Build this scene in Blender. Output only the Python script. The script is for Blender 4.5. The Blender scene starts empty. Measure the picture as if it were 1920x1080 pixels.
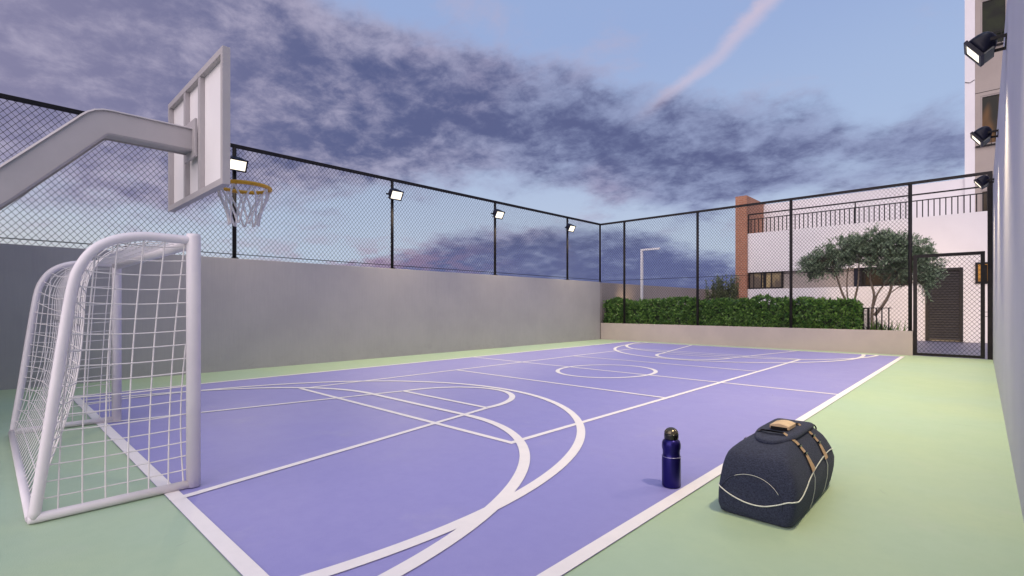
import bpy, bmesh, math, random
from mathutils import Vector, Matrix
random.seed(7)
sc = bpy.context.scene
COL = sc.collection
PI = math.pi
R = math.radians

# ------------------------------------------------------------------ node helpers
class E:
    """tiny expression builder over Math nodes"""
    nt = None
    def __init__(s, sock): s.s = sock
    @staticmethod
    def op(o, *a, clamp=False):
        n = E.nt.nodes.new('ShaderNodeMath'); n.operation = o; n.use_clamp = clamp
        for i, x in enumerate(a):
            if isinstance(x, E): E.nt.links.new(x.s, n.inputs[i])
            else: n.inputs[i].default_value = x
        return E(n.outputs[0])
    def __add__(s, o): return E.op('ADD', s, o)
    __radd__ = __add__
    def __sub__(s, o): return E.op('SUBTRACT', s, o)
    def __rsub__(s, o): return E.op('SUBTRACT', o, s)
    def __mul__(s, o): return E.op('MULTIPLY', s, o)
    __rmul__ = __mul__
    def __truediv__(s, o): return E.op('DIVIDE', s, o)
    def clamp(s): return E.op('ADD', s, 0.0, clamp=True)

def smooth(x, a, b):
    n = E.nt.nodes.new('ShaderNodeMapRange'); n.interpolation_type = 'SMOOTHSTEP'
    E.nt.links.new(x.s, n.inputs[0]); n.inputs[1].default_value = a; n.inputs[2].default_value = b
    return E(n.outputs[0])

def curve(x, pts, lo, hi, vlo, vhi):
    """piecewise curve through pts of (x, value)"""
    m = (x - lo) / (hi - lo)
    n = E.nt.nodes.new('ShaderNodeFloatCurve')
    c = n.mapping.curves[0]
    q = [((a - lo) / (hi - lo), (b - vlo) / (vhi - vlo)) for a, b in pts]
    c.points[0].location = q[0]; c.points[1].location = q[-1]
    for p in q[1:-1]: c.points.new(*p)
    n.mapping.update()
    E.nt.links.new(m.clamp().s, n.inputs['Value'])
    return E(n.outputs[0]) * (vhi - vlo) + vlo

def mixc(f, a, b):
    n = E.nt.nodes.new('ShaderNodeMix'); n.data_type = 'RGBA'
    if isinstance(f, E): E.nt.links.new(f.s, n.inputs[0])
    else: n.inputs[0].default_value = f
    for i, v in ((6, a), (7, b)):
        if isinstance(v, tuple): n.inputs[i].default_value = (*v, 1)
        else: E.nt.links.new(v, n.inputs[i])
    return n.outputs[2]

def noise(vec, scale, detail=4, rough=0.5, dist=0.0):
    n = E.nt.nodes.new('ShaderNodeTexNoise')
    n.inputs['Scale'].default_value = scale; n.inputs['Detail'].default_value = detail
    n.inputs['Roughness'].default_value = rough; n.inputs['Distortion'].default_value = dist
    if vec is not None: E.nt.links.new(vec, n.inputs['Vector'])
    return E(n.outputs['Fac'])

def combine(x, y, z):
    n = E.nt.nodes.new('ShaderNodeCombineXYZ')
    for i, v in enumerate((x, y, z)):
        if isinstance(v, E): E.nt.links.new(v.s, n.inputs[i])
        else: n.inputs[i].default_value = v
    return n.outputs[0]

def sepxyz(sock):
    n = E.nt.nodes.new('ShaderNodeSeparateXYZ'); E.nt.links.new(sock, n.inputs[0])
    return E(n.outputs[0]), E(n.outputs[1]), E(n.outputs[2])

# ------------------------------------------------------------------ materials
def new_mat(name):
    m = bpy.data.materials.new(name); m.use_nodes = True
    E.nt = m.node_tree
    return m, m.node_tree.nodes['Principled BSDF']

def position():
    return E.nt.nodes.new('ShaderNodeNewGeometry').outputs['Position']

def bump(b, h, strength, dist=0.01):
    n = E.nt.nodes.new('ShaderNodeBump'); n.inputs['Strength'].default_value = strength
    n.inputs['Distance'].default_value = dist
    E.nt.links.new(h.s, n.inputs['Height']); E.nt.links.new(n.outputs[0], b.inputs['Normal'])

def mat(name, c, rough=0.5, c2=None, nscale=3.0, bscale=0, bstr=0.2, metal=0.0, spec=0.5, stretch=(1, 1, 1), coat=0.0, detail=5):
    m, b = new_mat(name)
    b.inputs['Roughness'].default_value = rough; b.inputs['Metallic'].default_value = metal
    b.inputs['Specular IOR Level'].default_value = spec; b.inputs['Coat Weight'].default_value = coat
    b.inputs['Base Color'].default_value = (*c, 1)
    x, y, z = sepxyz(position())
    v = combine(x * stretch[0], y * stretch[1], z * stretch[2])
    if c2:
        f = smooth(noise(v, nscale, detail, 0.6), 0.3, 0.7)
        E.nt.links.new(mixc(f, c, c2), b.inputs['Base Color'])
    if bscale: bump(b, noise(v, bscale, 4, 0.6), bstr)
    return m

def emit_mat(name, c, s):
    m, b = new_mat(name)
    b.inputs['Base Color'].default_value = (0.8, 0.78, 0.7, 1)
    b.inputs['Emission Color'].default_value = (*c, 1); b.inputs['Emission Strength'].default_value = s
    return m

M = {}
M['wall_grey'] = mat('wall_grey', (.30, .285, .29), .9, (.265, .252, .262), 1.3, 55, .25, spec=.15, stretch=(1, 1, .35))
M['wall_dark'] = mat('wall_dark', (.10, .095, .11), .9, (.085, .08, .095), 1.5)
M['wall_low'] = mat('wall_low', (.40, .345, .325), .85, (.36, .315, .30), 1.5, 60, .2)
M['wall_white'] = mat('wall_white', (.60, .58, .635), .9, (.57, .55, .605), 1.2, 40, .15, spec=.08)
M['facade'] = mat('facade', (.74, .71, .725), .85, (.70, .67, .685), .8, 30, .1)
M['facade_brown'] = mat('facade_brown', (.36, .31, .28), .8, (.32, .275, .25), .8, 30, .1)
M['recess_paint'] = mat('recess_paint', (.33, .29, .27), .8, (.29, .25, .235), 1.0)
M['black_metal'] = mat('black_metal', (.010, .009, .011), .5, (.018, .015, .016), 6, spec=.18)
M['wire'] = mat('wire', (.016, .016, .02), .6, spec=.15)
M['lamp_black'] = mat('lamp_black', (.006, .007, .018), .36, (.010, .011, .024), 9, 40, .05, spec=.2)
M['lamp_grey'] = mat('lamp_grey', (.075, .085, .085), .5, (.11, .12, .115), 8)
M['goal_white'] = mat('goal_white', (.70, .66, .70), .38, (.65, .61, .655), 4, 30, .05)
M['net_white'] = mat('net_white', (.66, .63, .64), .6)
M['hoop_grey'] = mat('hoop_grey', (.42, .39, .40), .45, (.38, .355, .365), 3, 40, .04)
M['board_white'] = mat('board_white', (.82, .79, .80), .4, (.78, .75, .76), 2)
M['rim_yellow'] = mat('rim_yellow', (.62, .33, .008), .45, (.52, .26, .006), 8)
M['glass_dark'] = mat('glass_dark', (.006, .008, .007), .1, (.016, .022, .010), 2.5, spec=.12)
M['door_dark'] = mat('door_dark', (.015, .0135, .015), .5, (.02, .018, .02), 5, spec=.25)
M['door_slat'] = mat('door_slat', (.042, .040, .044), .45, (.05, .047, .052), 5, spec=.3)
M['soil'] = mat('soil', (.05, .038, .028), .95, (.08, .06, .045), 8, 30, .6)
M['lamp_post'] = mat('lamp_post', (.80, .79, .82), .5)
M['bark'] = mat('bark', (.30, .23, .17), .9, (.19, .145, .11), 14, 30, .5, stretch=(1, 1, .3))
M['tan_leather'] = mat('tan_leather', (.66, .48, .29), .55, (.56, .39, .22), 18, 120, .1)
M['piping'] = mat('piping', (.60, .62, .55), .6)
M['cap_black'] = mat('cap_black', (.006, .005, .005), .22)
M['cap_dome'] = mat('cap_dome', (.10, .085, .06), .15, metal=.6)
M['ring_metal'] = mat('ring_metal', (.30, .28, .45), .25, metal=.8)
M['stem_green'] = mat('stem_green', (.10, .12, .05), .8)
M['paving'] = None

# court paint: two pours of acrylic with a fine sandy grain
def court(name, c, c2, c3):
    m, b = new_mat(name)
    p = position()
    f = smooth(noise(p, .55, 3, .5), .35, .65)
    f2 = smooth(noise(p, 9, 6, .7), .3, .75)
    col = mixc(f, c, c2)
    col = mixc(f2 * .45, col, c3)
    # rubbed shoe scuffs and dusty patches
    px, py, pz = sepxyz(p)
    sc1 = smooth(noise(combine(px * 1.6 + py * .9, py * 9.0 - px * 4.0, 0.0), 1.7, 3, .7, .6), .70, .78)
    sc2 = smooth(noise(combine(px * 8.0 + py * 3.0, py * 1.4, 4.0), 1.5, 3, .7, .6), .71, .79)
    col = mixc((sc1 + sc2).clamp() * .3, col, (.13, .125, .16))
    col = mixc(smooth(noise(p, 1.9, 6, .65), .55, .8) * .16, col, (.50, .48, .48))
    E.nt.links.new(col, b.inputs['Base Color'])
    b.inputs['Specular IOR Level'].default_value = .8
    E.nt.links.new((noise(p, 3, 4, .6) * .2 + .42).s, b.inputs['Roughness'])
    bump(b, noise(p, 160, 3, .6) + noise(p, 22, 5, .7) * .6, .22, .006)
    return m
M['court_purple'] = court('court_purple', (.25, .24, .545), (.272, .257, .55), (.22, .21, .505))
M['court_green'] = court('court_green', (.385, .50, .325), (.355, .485, .355), (.325, .45, .31))
M['line_white'] = court('line_white', (.80, .76, .77), (.78, .745, .76), (.70, .67, .69))
M['paving'] = court('paving', (.20, .195, .27), (.18, .175, .24), (.14, .135, .19))

# trowelled render on the long wall: fine vertical drag marks, pale rain runs below the coping, scuffed foot
m, b = new_mat('wall_render'); M['wall_grey'] = m
p = position(); x, y, z = sepxyz(p)
col = mixc(smooth(noise(p, 1.1, 5, .6), .3, .7), (.435, .41, .405), (.395, .372, .372))
drag = noise(combine(x, y * 16, z * .9), 2.6, 4, .7)
col = mixc(smooth(drag, .35, .7) * .12, col, (.29, .276, .285))
runs = smooth(noise(combine(x, y * 5.0, z * .25 + 3.0), 1.5, 4, .7), .56, .74) * smooth(z, .8, 2.0)
col = mixc(runs * .09, col, (.24, .228, .234))
foot = smooth(noise(combine(x, y * 2.0, z * 3.0), 2.0, 6, .7), .50, .72) * (1.0 - smooth(z, .05, .45))
col = mixc(foot * .18, col, (.21, .20, .19))
E.nt.links.new(col, b.inputs['Base Color']); b.inputs['Roughness'].default_value = .9; b.inputs['Specular IOR Level'].default_value = .15
bump(b, drag + noise(p, 60, 4, .6) * .6, .2, .01)

# denim for the bag
m, b = new_mat('denim'); M['denim'] = m
x, y, z = sepxyz(position())
w1 = noise(combine(x * 1.0, y * 1.0, z * .18), 420, 2, .6)
w2 = noise(combine(x * .2, y * .2, z * 1.0), 420, 2, .6)
f = smooth(w1 * .5 + w2 * .5, .36, .64)
E.nt.links.new(mixc(f, (.005, .008, .022), (.036, .044, .082)), b.inputs['Base Color'])
b.inputs['Roughness'].default_value = .9; b.inputs['Sheen Weight'].default_value = .06
b.inputs['Sheen Tint'].default_value = (.5, .55, .8, 1)
bump(b, w1 + w2 + noise(position(), 14, 3, .5) * 1.2, .35, .006)

# deep blue enamel bottle
m, b = new_mat('bottle_blue'); M['bottle_blue'] = m
b.inputs['Base Color'].default_value = (.014, .010, .115, 1); b.inputs['Metallic'].default_value = .75
b.inputs['Roughness'].default_value = .32

# bricks
m, b = new_mat('brick'); M['brick'] = m
x, y, z = sepxyz(position())
n = E.nt.nodes.new('ShaderNodeTexBrick')
E.nt.links.new(combine(x + y, z, 0.0), n.inputs['Vector'])
n.inputs['Color1'].default_value = (.42, .185, .110, 1); n.inputs['Color2'].default_value = (.35, .150, .088, 1)
n.inputs['Mortar'].default_value = (.40, .26, .19, 1); n.inputs['Scale'].default_value = 1.0
n.inputs['Brick Width'].default_value = .24; n.inputs['Row Height'].default_value = .085
n.inputs['Mortar Size'].default_value = .010
E.nt.links.new(mixc(smooth(noise(position(), 5, 5, .6), .3, .8) * .35, n.outputs['Color'], (.22, .09, .06)), b.inputs['Base Color'])
b.inputs['Roughness'].default_value = .9
bump(b, 1.0 - E(n.outputs['Fac']), .5, .01)

# leaves: colour differs leaf by leaf (random per island)
def leaf(name, c, c2, rough=.4, trans=.15):
    m, b = new_mat(name)
    g = E.nt.nodes.new('ShaderNodeNewGeometry')
    f = E(g.outputs['Random Per Island'])
    E.nt.links.new(mixc(f, c, c2), b.inputs['Base Color'])
    b.inputs['Roughness'].default_value = rough
    b.inputs['Specular IOR Level'].default_value = .35
    b.inputs['Subsurface Weight'].default_value = 0
    return m
M['hedge_leaf'] = leaf('hedge_leaf', (.03, .105, .018), (.16, .30, .06), .3)
M['olive_leaf'] = leaf('olive_leaf', (.095, .145, .08), (.34, .43, .28), .5)
M['bamboo_leaf'] = leaf('bamboo_leaf', (.06, .085, .035), (.17, .19, .10), .5)
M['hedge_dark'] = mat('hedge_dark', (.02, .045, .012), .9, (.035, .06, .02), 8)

# lit room seen through a window: warm lamp light with darker curtains
def room(name, c, s, c2, scale):
    m, b = new_mat(name)
    x, y, z = sepxyz(position())
    f = smooth(noise(combine(x, 0.0, z * .35), scale, 2, .5), .42, .58)
    E.nt.links.new(mixc(f, c, c2), b.inputs['Emission Color'])
    b.inputs['Emission Strength'].default_value = s
    b.inputs['Base Color'].default_value = (.01, .01, .01, 1); b.inputs['Roughness'].default_value = .1; b.inputs['Specular IOR Level'].default_value = .15
    return m
M['room_warm'] = room('room_warm', (.52, .36, .20), .55, (.17, .12, .10), 2.2)
M['room_amber'] = room('room_amber', (.85, .36, .06), .6, (.02, .012, .006), 1.6)
M['room_dusk'] = room('room_dusk', (.42, .17, .04), .5, (.008, .009, .004), 1.1)
M['room_dim'] = room('room_dim', (.07, .04, .02), .6, (.008, .008, .006), 1.5)
M['lens'] = emit_mat('lens', (1.0, .89, .68), 1.45)
M['led_strip'] = emit_mat('led_strip', (1.0, .72, .38), .9)

# ------------------------------------------------------------------ mesh helpers
def new_bm(): return bmesh.new()

def box(bm, a, b, bevel=0):
    x0, y0, z0 = (min(p, q) for p, q in zip(a, b)); x1, y1, z1 = (max(p, q) for p, q in zip(a, b))
    t = bmesh.new()
    v = [t.verts.new(p) for p in ((x0, y0, z0), (x1, y0, z0), (x1, y1, z0), (x0, y1, z0), (x0, y0, z1), (x1, y0, z1), (x1, y1, z1), (x0, y1, z1))]
    for f in ((3, 2, 1, 0), (4, 5, 6, 7), (0, 1, 5, 4), (1, 2, 6, 5), (2, 3, 7, 6), (3, 0, 4, 7)): t.faces.new([v[i] for i in f])
    if bevel: bmesh.ops.bevel(t, geom=t.edges[:], offset=bevel, segments=2, affect='EDGES', profile=.6)
    merge(bm, t)

def merge(bm, t, mtx=None):
    mp = {}
    for v in t.verts: mp[v] = bm.verts.new(mtx @ v.co if mtx else v.co)
    for f in t.faces:
        g = bm.faces.new([mp[v] for v in f.verts]); g.smooth = f.smooth
    t.free()

def tube(bm, pts, r, n=8, cap=True, closed=False, smooth_=True):
    pts = [Vector(p) for p in pts]
    rs = r if isinstance(r, (list, tuple)) else [r] * len(pts)
    rings = []; up = None
    N = len(pts)
    for i, p in enumerate(pts):
        a = pts[i - 1] if (i > 0 or closed) else p
        c = pts[(i + 1) % N] if (i < N - 1 or closed) else p
        d = (c - a).normalized()
        if up is None:
            up = Vector((0, 0, 1)) if abs(d.z) < .9 else Vector((0, 1, 0))
        s = d.cross(up)
        if s.length < 1e-5: s = d.orthogonal()
        s.normalize(); u = s.cross(d).normalized(); up = u
        rings.append([bm.verts.new(p + (s * math.cos(t) + u * math.sin(t)) * rs[i]) for t in (2 * PI * k / n for k in range(n))])
    for i in range(N if closed else N - 1):
        A, B = rings[i], rings[(i + 1) % N]
        for k in range(n):
            f = bm.faces.new((A[k], A[(k + 1) % n], B[(k + 1) % n], B[k])); f.smooth = smooth_
    if cap and not closed:
        bm.faces.new(rings[0][::-1]); bm.faces.new(rings[-1])

def lathe(bm, prof, n=48, c=(0, 0, 0)):
    rings = []
    for r, z in prof:
        rings.append([bm.verts.new((c[0] + r * math.cos(2 * PI * k / n), c[1] + r * math.sin(2 * PI * k / n), c[2] + z)) for k in range(n)])
    for A, B in zip(rings, rings[1:]):
        for k in range(n):
            f = bm.faces.new((A[k], A[(k + 1) % n], B[(k + 1) % n], B[k])); f.smooth = True
    bm.faces.new(rings[0][::-1]); bm.faces.new(rings[-1])

def sheet(bm, pts):
    bm.faces.new([bm.verts.new(p) for p in pts])

def root_loc(p):
    v = Vector((0, 0, 0))
    while p is not None: v += p.location; p = p.parent
    return v

def obj(name, bm, m, parent=None, local=False):
    if parent is not None and not local:
        bmesh.ops.translate(bm, verts=bm.verts, vec=-root_loc(parent))
    bmesh.ops.recalc_face_normals(bm, faces=bm.faces)
    me = bpy.data.meshes.new(name); bm.to_mesh(me); bm.free()
    if isinstance(m, (list, tuple)):
        for q in m: me.materials.append(q)
    else: me.materials.append(m)
    o = bpy.data.objects.new(name, me); COL.objects.link(o)
    if parent is not None: o.parent = parent
    return o

def boxo(name, a, b, m, parent=None, bevel=0):
    bm = new_bm(); box(bm, a, b, bevel); return obj(name, bm, m, parent)

def tag(o, label, cat, group=None):
    o['label'] = label; o['category'] = cat
    if group: o['group'] = group
    return o

def thing(name, label, cat, loc=(0, 0, 0), group=None):
    o = bpy.data.objects.new(name, None); COL.objects.link(o); o.location = loc
    o.empty_display_size = .1
    return tag(o, label, cat, group)

def struct(name, bm, m):
    o = obj(name, bm, m); o['kind'] = 'structure'; return o

def copy_tree(o, parent=None):
    c = o.copy(); COL.objects.link(c)
    if parent is not None: c.parent = parent
    for ch in list(o.children): copy_tree(ch, c)
    return c

# ------------------------------------------------------------------ camera (level, lens shifted upward)
cam = bpy.data.cameras.new('camera'); co = bpy.data.objects.new('camera', cam); COL.objects.link(co)
co.location = (0, 0, 1.2); co.rotation_euler = (R(90), 0, R(43.35))
cam.sensor_width = 36; cam.lens = 935.4 / 1920 * 36; cam.shift_y = 35.2 / 1920
cam.clip_end = 2000; cam.clip_start = .05
sc.camera = co

# ------------------------------------------------------------------ ground and court
X0, X1, Y0, Y1 = -8.86, -1.36, .79, 15.17          # painted field
XC, YC = -5.11, 7.98
bm = new_bm(); sheet(bm, [(-300, -300, -.03), (300, -300, -.03), (300, 300, -.03), (-300, 300, -.03)]); struct('ground', bm, M['paving'])
bm = new_bm(); box(bm, (-10.32, -4.0, -.025), (.20, 15.70, 0)); struct('court_border', bm, M['court_green'])
bm = new_bm(); sheet(bm, [(X0, Y0, .004), (X1, Y0, .004), (X1, Y1, .004), (X0, Y1, .004)]); struct('court_floor', bm, M['court_purple'])
bm = new_bm(); box(bm, (-1.30, 15.72, -.025), (.20, 15.8, -.004)); struct('gate_threshold', bm, M['paving'])

lines = new_bm()
zl = [.0075]
def strip(a, b, w):
    a = Vector((*a, 0)); b = Vector((*b, 0)); d = (b - a).normalized(); s = Vector((-d.y, d.x, 0)) * w / 2
    zl[0] += .00012
    sheet(lines, [tuple(q + Vector((0, 0, zl[0]))) for q in (a - s, b - s, b + s, a + s)])
def earc(cx, cy, a, b, t0, t1, w, n=72):
    zl[0] += .00012
    o_, i_ = [], []
    for k in range(n + 1):
        t = R(t0 + (t1 - t0) * k / n)
        o_.append(lines.verts.new((cx + a * math.cos(t), cy + b * math.sin(t), zl[0])))
        i_.append(lines.verts.new((cx + (a - w) * math.cos(t), cy + (b - w) * math.sin(t), zl[0])))
    for k in range(n): lines.faces.new((o_[k], o_[k + 1], i_[k + 1], i_[k]))
W = .08
strip((X0 + W / 2, Y0), (X0 + W / 2, Y1), W); strip((X1 - W / 2, Y0), (X1 - W / 2, Y1), W)
strip((X0, Y0 + W / 2), (X1, Y0 + W / 2), W); strip((X0, Y1 - W / 2), (X1, Y1 - W / 2), W)
w = .06
strip((X0, YC), (X1, YC), w)                                   # halfway line
for vx in (-7.235, -3.01): strip((vx, 3.15), (vx, 12.77), w)     # volleyball side lines
for vy in (3.18, 12.74, 6.13, 9.81): strip((-7.265, vy), (-2.98, vy), w)
earc(XC, YC, .89, 1.03, 0, 360, .075, 96)
for s, ye in ((1, Y0), (-1, Y1)):
    q = lambda y: ye + s * y
    for k in (-1, 1):                                          # key (trapezoid)
        strip((XC + k * 1.475, q(0)), (XC + k * .86, q(3.28)), w)
    strip((XC - .84, q(3.29)), (XC + .84, q(3.29)), w)
    t = (0, 180) if s == 1 else (180, 360)
    earc(XC, q(3.29), .89, 1.03, t[0], t[1], .08)
    d = 14.5
    t = (-d, 180 + d) if s == 1 else (180 - d, 360 + d)
    earc(XC, q(.89), 3.056, 3.54, t[0], t[1], .08, 120)
    for k in (-1, 1):                                          # goal area
        tt = (0, 90) if k * s == 1 and s == 1 else (90, 180) if s == 1 else (270, 360) if k == 1 else (180, 270)
        earc(XC + k * 1.02, ye, 2.25, 2.90, tt[0], tt[1], .085, 60)
    strip((XC - 1.03, q(2.86)), (XC + 1.03, q(2.86)), .07)
struct('court_markings', lines, M['line_white'])

# ------------------------------------------------------------------ walls
XL, XR, YF = -10.28, .165, 15.66
WZ = 2.115
tag(boxo('boundary_wall', (XL - .16, -3.5, -.02), (XL, 15.63, WZ), M['wall_grey'], bevel=.006),
    'long grey rendered wall under the floodlit fence, beside the court', 'wall')
tag(boxo('boundary_wall', (XL - .24, 15.635, -.02), (XL - .09, 25.6, WZ - .01), M['wall_low']),
    'garden wall continuing beyond the court corner behind the hedge', 'wall')
tag(boxo('return_wall', (XL - .09, 25.45, -.02), (-9.2, 25.6, WZ - .02), M['recess_paint']),
    'short dark garden wall closing the far end behind the feathery shrubs', 'wall')
tag(boxo('low_wall', (XL + .003, YF, -.02), (-1.255, YF + .14, .602), M['wall_low'], bevel=.005),
    'low beige rendered wall under the hedge at the far end', 'wall')
tag(boxo('side_wall', (XR, -1.0, -.02), (XR + .22, 15.85, 4.12), M['wall_white'], bevel=.006),
    'tall pale lavender wall carrying three floodlights on arms', 'wall')

tag(boxo('rear_shade_wall', (XL + .003, -1.25, -.02), (-6.3, -1.0, 5.0), M['wall_dark']),  # out of view, added to keep light off the near corner
    'unseen dark grey wall added to shade the near end of the long wall', 'wall')

# ------------------------------------------------------------------ chain link
def chain_link(bm, o, ux, length, z0, z1, dx=.086, dz=.104, r=.0032, nrm=Vector((1, 0, 0))):
    """two families of diagonal wires inside a rectangle; ux runs along the fence"""
    o = Vector(o); ux = Vector(ux); H = z1 - z0; k = dz / dx
    for fam, off in ((1, .003), (-1, -.003)):
        n0 = -int(H / dz) - 1 if fam == 1 else 0
        n1 = int(length / dx) + 1 if fam == 1 else int((length * k + H) / dz) + 1
        for i in range(n0, n1 + 1):
            if fam == 1:
                c = i * dx            # z = k (u - c)
                u0 = max(0, c); u1 = min(length, c + H / k)
                f = lambda u: k * (u - c)
            else:
                c = i * dx            # z = k (c - u)
                u1 = min(length, c); u0 = max(0, c - H / k)
                f = lambda u: k * (c - u)
            if u1 - u0 < .01: continue
            a = o + ux * u0 + Vector((0, 0, z0 + f(u0))) + nrm * off
            b = o + ux * u1 + Vector((0, 0, z0 + f(u1))) + nrm * off
            tube(bm, [a, b], r, 4, cap=False, smooth_=False)

FT = 4.27
XFp = XL - .05
fence = thing('side_fence', 'black chain link fence on top of the long grey wall', 'fence', (XFp, 8, WZ))
bm = new_bm(); chain_link(bm, (XFp, -2.6, 0), (0, 1, 0), 18.2, WZ + .005, FT - .03); obj('chain_link', bm, M['wire'], fence)
bm = new_bm(); box(bm, (XFp - .03, -3.4, FT - .05), (XFp + .03, 15.76, FT + .015), .006); obj('top_rail', bm, M['black_metal'], fence)
bm = new_bm(); tube(bm, [(XFp + .012, -3, 2.197), (XFp + .012, 15.7, 2.197)], .008, 6); obj('tension_wire', bm, M['wire'], fence)
PY = [-.21, 3.268, 6.745, 10.222, 13.70]
def post(x, y, z0, z1, r, parent, plate=True):
    bm = new_bm()
    tube(bm, [(x, y, z0), (x, y, z1)], r, 14)
    if plate:
        box(bm, (x - .047, y - .06, z0), (x + .047, y + .06, z0 + .014))
        for sy in (-.045, .045): tube(bm, [(x + .03, y + sy, z0 + .012), (x + .03, y + sy, z0 + .03)], .008, 6)
    return obj('post', bm, M['black_metal'], parent)
for y in PY + [15.70]: post(XFp, y, WZ, FT - .05, .036, fence)

YFp = YF + .07
ff = thing('end_fence', 'black chain link fence standing along the low wall before the hedge', 'fence', (-5.8, YFp, .6))
bm = new_bm(); chain_link(bm, (-10.26, YFp, 0), (1, 0, 0), 8.97, .63, FT - .03, nrm=Vector((0, 1, 0))); obj('chain_link', bm, M['wire'], ff)
bm = new_bm(); box(bm, (XFp + .031, YFp - .03, FT - .05), (.16, YFp + .03, FT + .015), .006); obj('top_rail', bm, M['black_metal'], ff)
bm = new_bm(); tube(bm, [(-10.26, YFp - .012, 2.15), (-1.33, YFp - .012, 2.15)], .008, 6); obj('tension_wire', bm, M['wire'], ff)
for x in (-9.325, -6.659, -3.961, -1.309): post(x, YFp, .602, FT - .05, .04, ff)
bm = new_bm(); box(bm, (.075, YFp - .045, 0), (.163, YFp + .045, FT - .05), .004); obj('gate_post', bm, M['black_metal'], ff)

gate = thing('gate', 'black framed chain link gate beside the low wall', 'gate', (-.6, YFp, 0))
gx0, gx1, gz0, gz1 = -1.25, .035, .012, 2.475
bm = new_bm(); ft = .075
box(bm, (gx0, YFp - .03, gz0), (gx0 + ft, YFp + .03, gz1)); box(bm, (gx1 - ft, YFp - .03, gz0), (gx1, YFp + .03, gz1))
box(bm, (gx0 + ft, YFp - .03, gz1 - ft), (gx1 - ft, YFp + .03, gz1)); box(bm, (gx0 + ft, YFp - .03, gz0), (gx1 - ft, YFp + .03, gz0 + ft * .8))
obj('gate_frame', bm, M['black_metal'], gate)
bm = new_bm(); chain_link(bm, (gx0 + ft, YFp, 0), (1, 0, 0), gx1 - gx0 - 2 * ft, gz0 + ft * .8, gz1 - ft, nrm=Vector((0, 1, 0))); obj('chain_link', bm, M['wire'], gate)
bm = new_bm(); box(bm, (-.03, YFp - .05, 1.72), (.072, YFp - .031, 2.16), .004); box(bm, (-.02, YFp - .062, 1.78), (.0, YFp - .05, 1.9)); obj('lock_box', bm, M['black_metal'], gate)
for zz in (.98, 1.08):
    bm = new_bm(); tube(bm, [(.035, YFp, zz), (.055, YFp - .02, zz), (.078, YFp, zz)], .007, 6); obj('hinge', bm, M['lamp_grey'], gate)

# ------------------------------------------------------------------ floodlights
def make_flood(name, label, tilt, reach, group, mount, watts):
    """local frame: origin on the mount, +X over the court"""
    t = thing(name, label, 'floodlight', (0, 0, 0), group)
    n = Vector((math.cos(tilt), 0, -math.sin(tilt))); up = Vector((math.sin(tilt), 0, math.cos(tilt))); wd = Vector((0, 1, 0))
    c = Vector((reach, 0, .0))
    P = lambda a, b_, d: c + wd * a + up * b_ + n * d
    hw, hh = .165, .118
    bm = new_bm()
    tb = bmesh.new(); 
    for (a0, b0, a1, b1) in ((-hw, -hh, hw, -hh + .026), (-hw, hh - .026, hw, hh), (-hw, -hh + .026, -hw + .026, hh - .026), (hw - .026, -hh + .026, hw, hh - .026)):
        box(tb, (a0, b0, -.035), (a1, b1, .0))
    mtx = Matrix(((wd.x, up.x, n.x, c.x), (wd.y, up.y, n.y, c.y), (wd.z, up.z, n.z, c.z), (0, 0, 0, 1)))
    merge(bm, tb, mtx)
    obj('lens_frame', bm, M['lamp_black'], t, True)
    bm = new_bm(); tb = bmesh.new()
    box(tb, (-hw + .027, -hh + .027, -.022), (hw - .027, hh - .027, -.012)); merge(bm, tb, mtx)
    lens = obj('lens', bm, M['lens'], t, True)
    bm = new_bm(); tb = bmesh.new(); box(tb, (-hw + .06, hh - .066, -.0119), (hw - .06, hh - .056, -.009)); merge(bm, tb, mtx)
    obj('lamp_tube', bm, M['led_strip'], lens, True)
    # rounded housing behind the frame
    bm = new_bm(); rings = []
    for d, sx, sy, off, ex in ((-.036, .158, .112, 0, 7), (-.08, .156, .116, .004, 4.5), (-.13, .148, .112, .010, 3.4), (-.175, .130, .098, .018, 2.8), (-.21, .10, .074, .026, 2.4), (-.232, .055, .04, .032, 2.1), (-.238, .015, .01, .034, 2)):
        ring = []
        for k in range(28):
            a = 2 * PI * k / 28; ca, sa = math.cos(a), math.sin(a)
            ring.append(bm.verts.new(P(sx * math.copysign(abs(ca) ** (2 / ex), ca), off + sy * math.copysign(abs(sa) ** (2 / ex), sa), d)))
        rings.append(ring)
    for A, B in zip(rings, rings[1:]):
        for k in range(28):
            f = bm.faces.new((A[k], A[(k + 1) % 28], B[(k + 1) % 28], B[k])); f.smooth = True
    bm.faces.new(rings[-1]); bm.faces.new(rings[0])
    obj('housing', bm, M['lamp_black'], t, True)
    bm = new_bm(); tb = bmesh.new()
    box(tb, (-hw + .02, -hh - .002, -.13), (hw - .02, -hh + .014, -.036))
    merge(bm, tb, mtx); obj('heat_sink', bm, M['lamp_grey'], t, True)
    bm = new_bm()
    pv = c - n * .165 - up * .05
    for s in (-1, 1):
        box(bm, (min(.012, pv.x), s * .182 - .008, pv.z - .016), (pv.x + .02, s * .182 + .008, pv.z + .016))
    box(bm, (.001, -.19, pv.z - .018), (.012, .19, pv.z + .018))
    if mount == 'post': box(bm, (-.02, -.05, pv.z - .03), (.001, .05, pv.z + .03))
    obj('bracket', bm, M['black_metal'], t, True)
    ld = bpy.data.lights.new('lamp_light', 'SPOT'); lo = bpy.data.objects.new('lamp_light', ld); COL.objects.link(lo)
    lo.parent = t; lo.location = c + n * .03
    lo.rotation_euler = Vector((.36, 0, -.93)).to_track_quat('-Z', 'Y').to_euler()   # asymmetric reflector throws the beam down
    ld.energy = watts; ld.color = (1, .83, .52); ld.spot_size = R(112); ld.spot_blend = 1.0; ld.shadow_soft_size = .12
    return t
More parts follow.
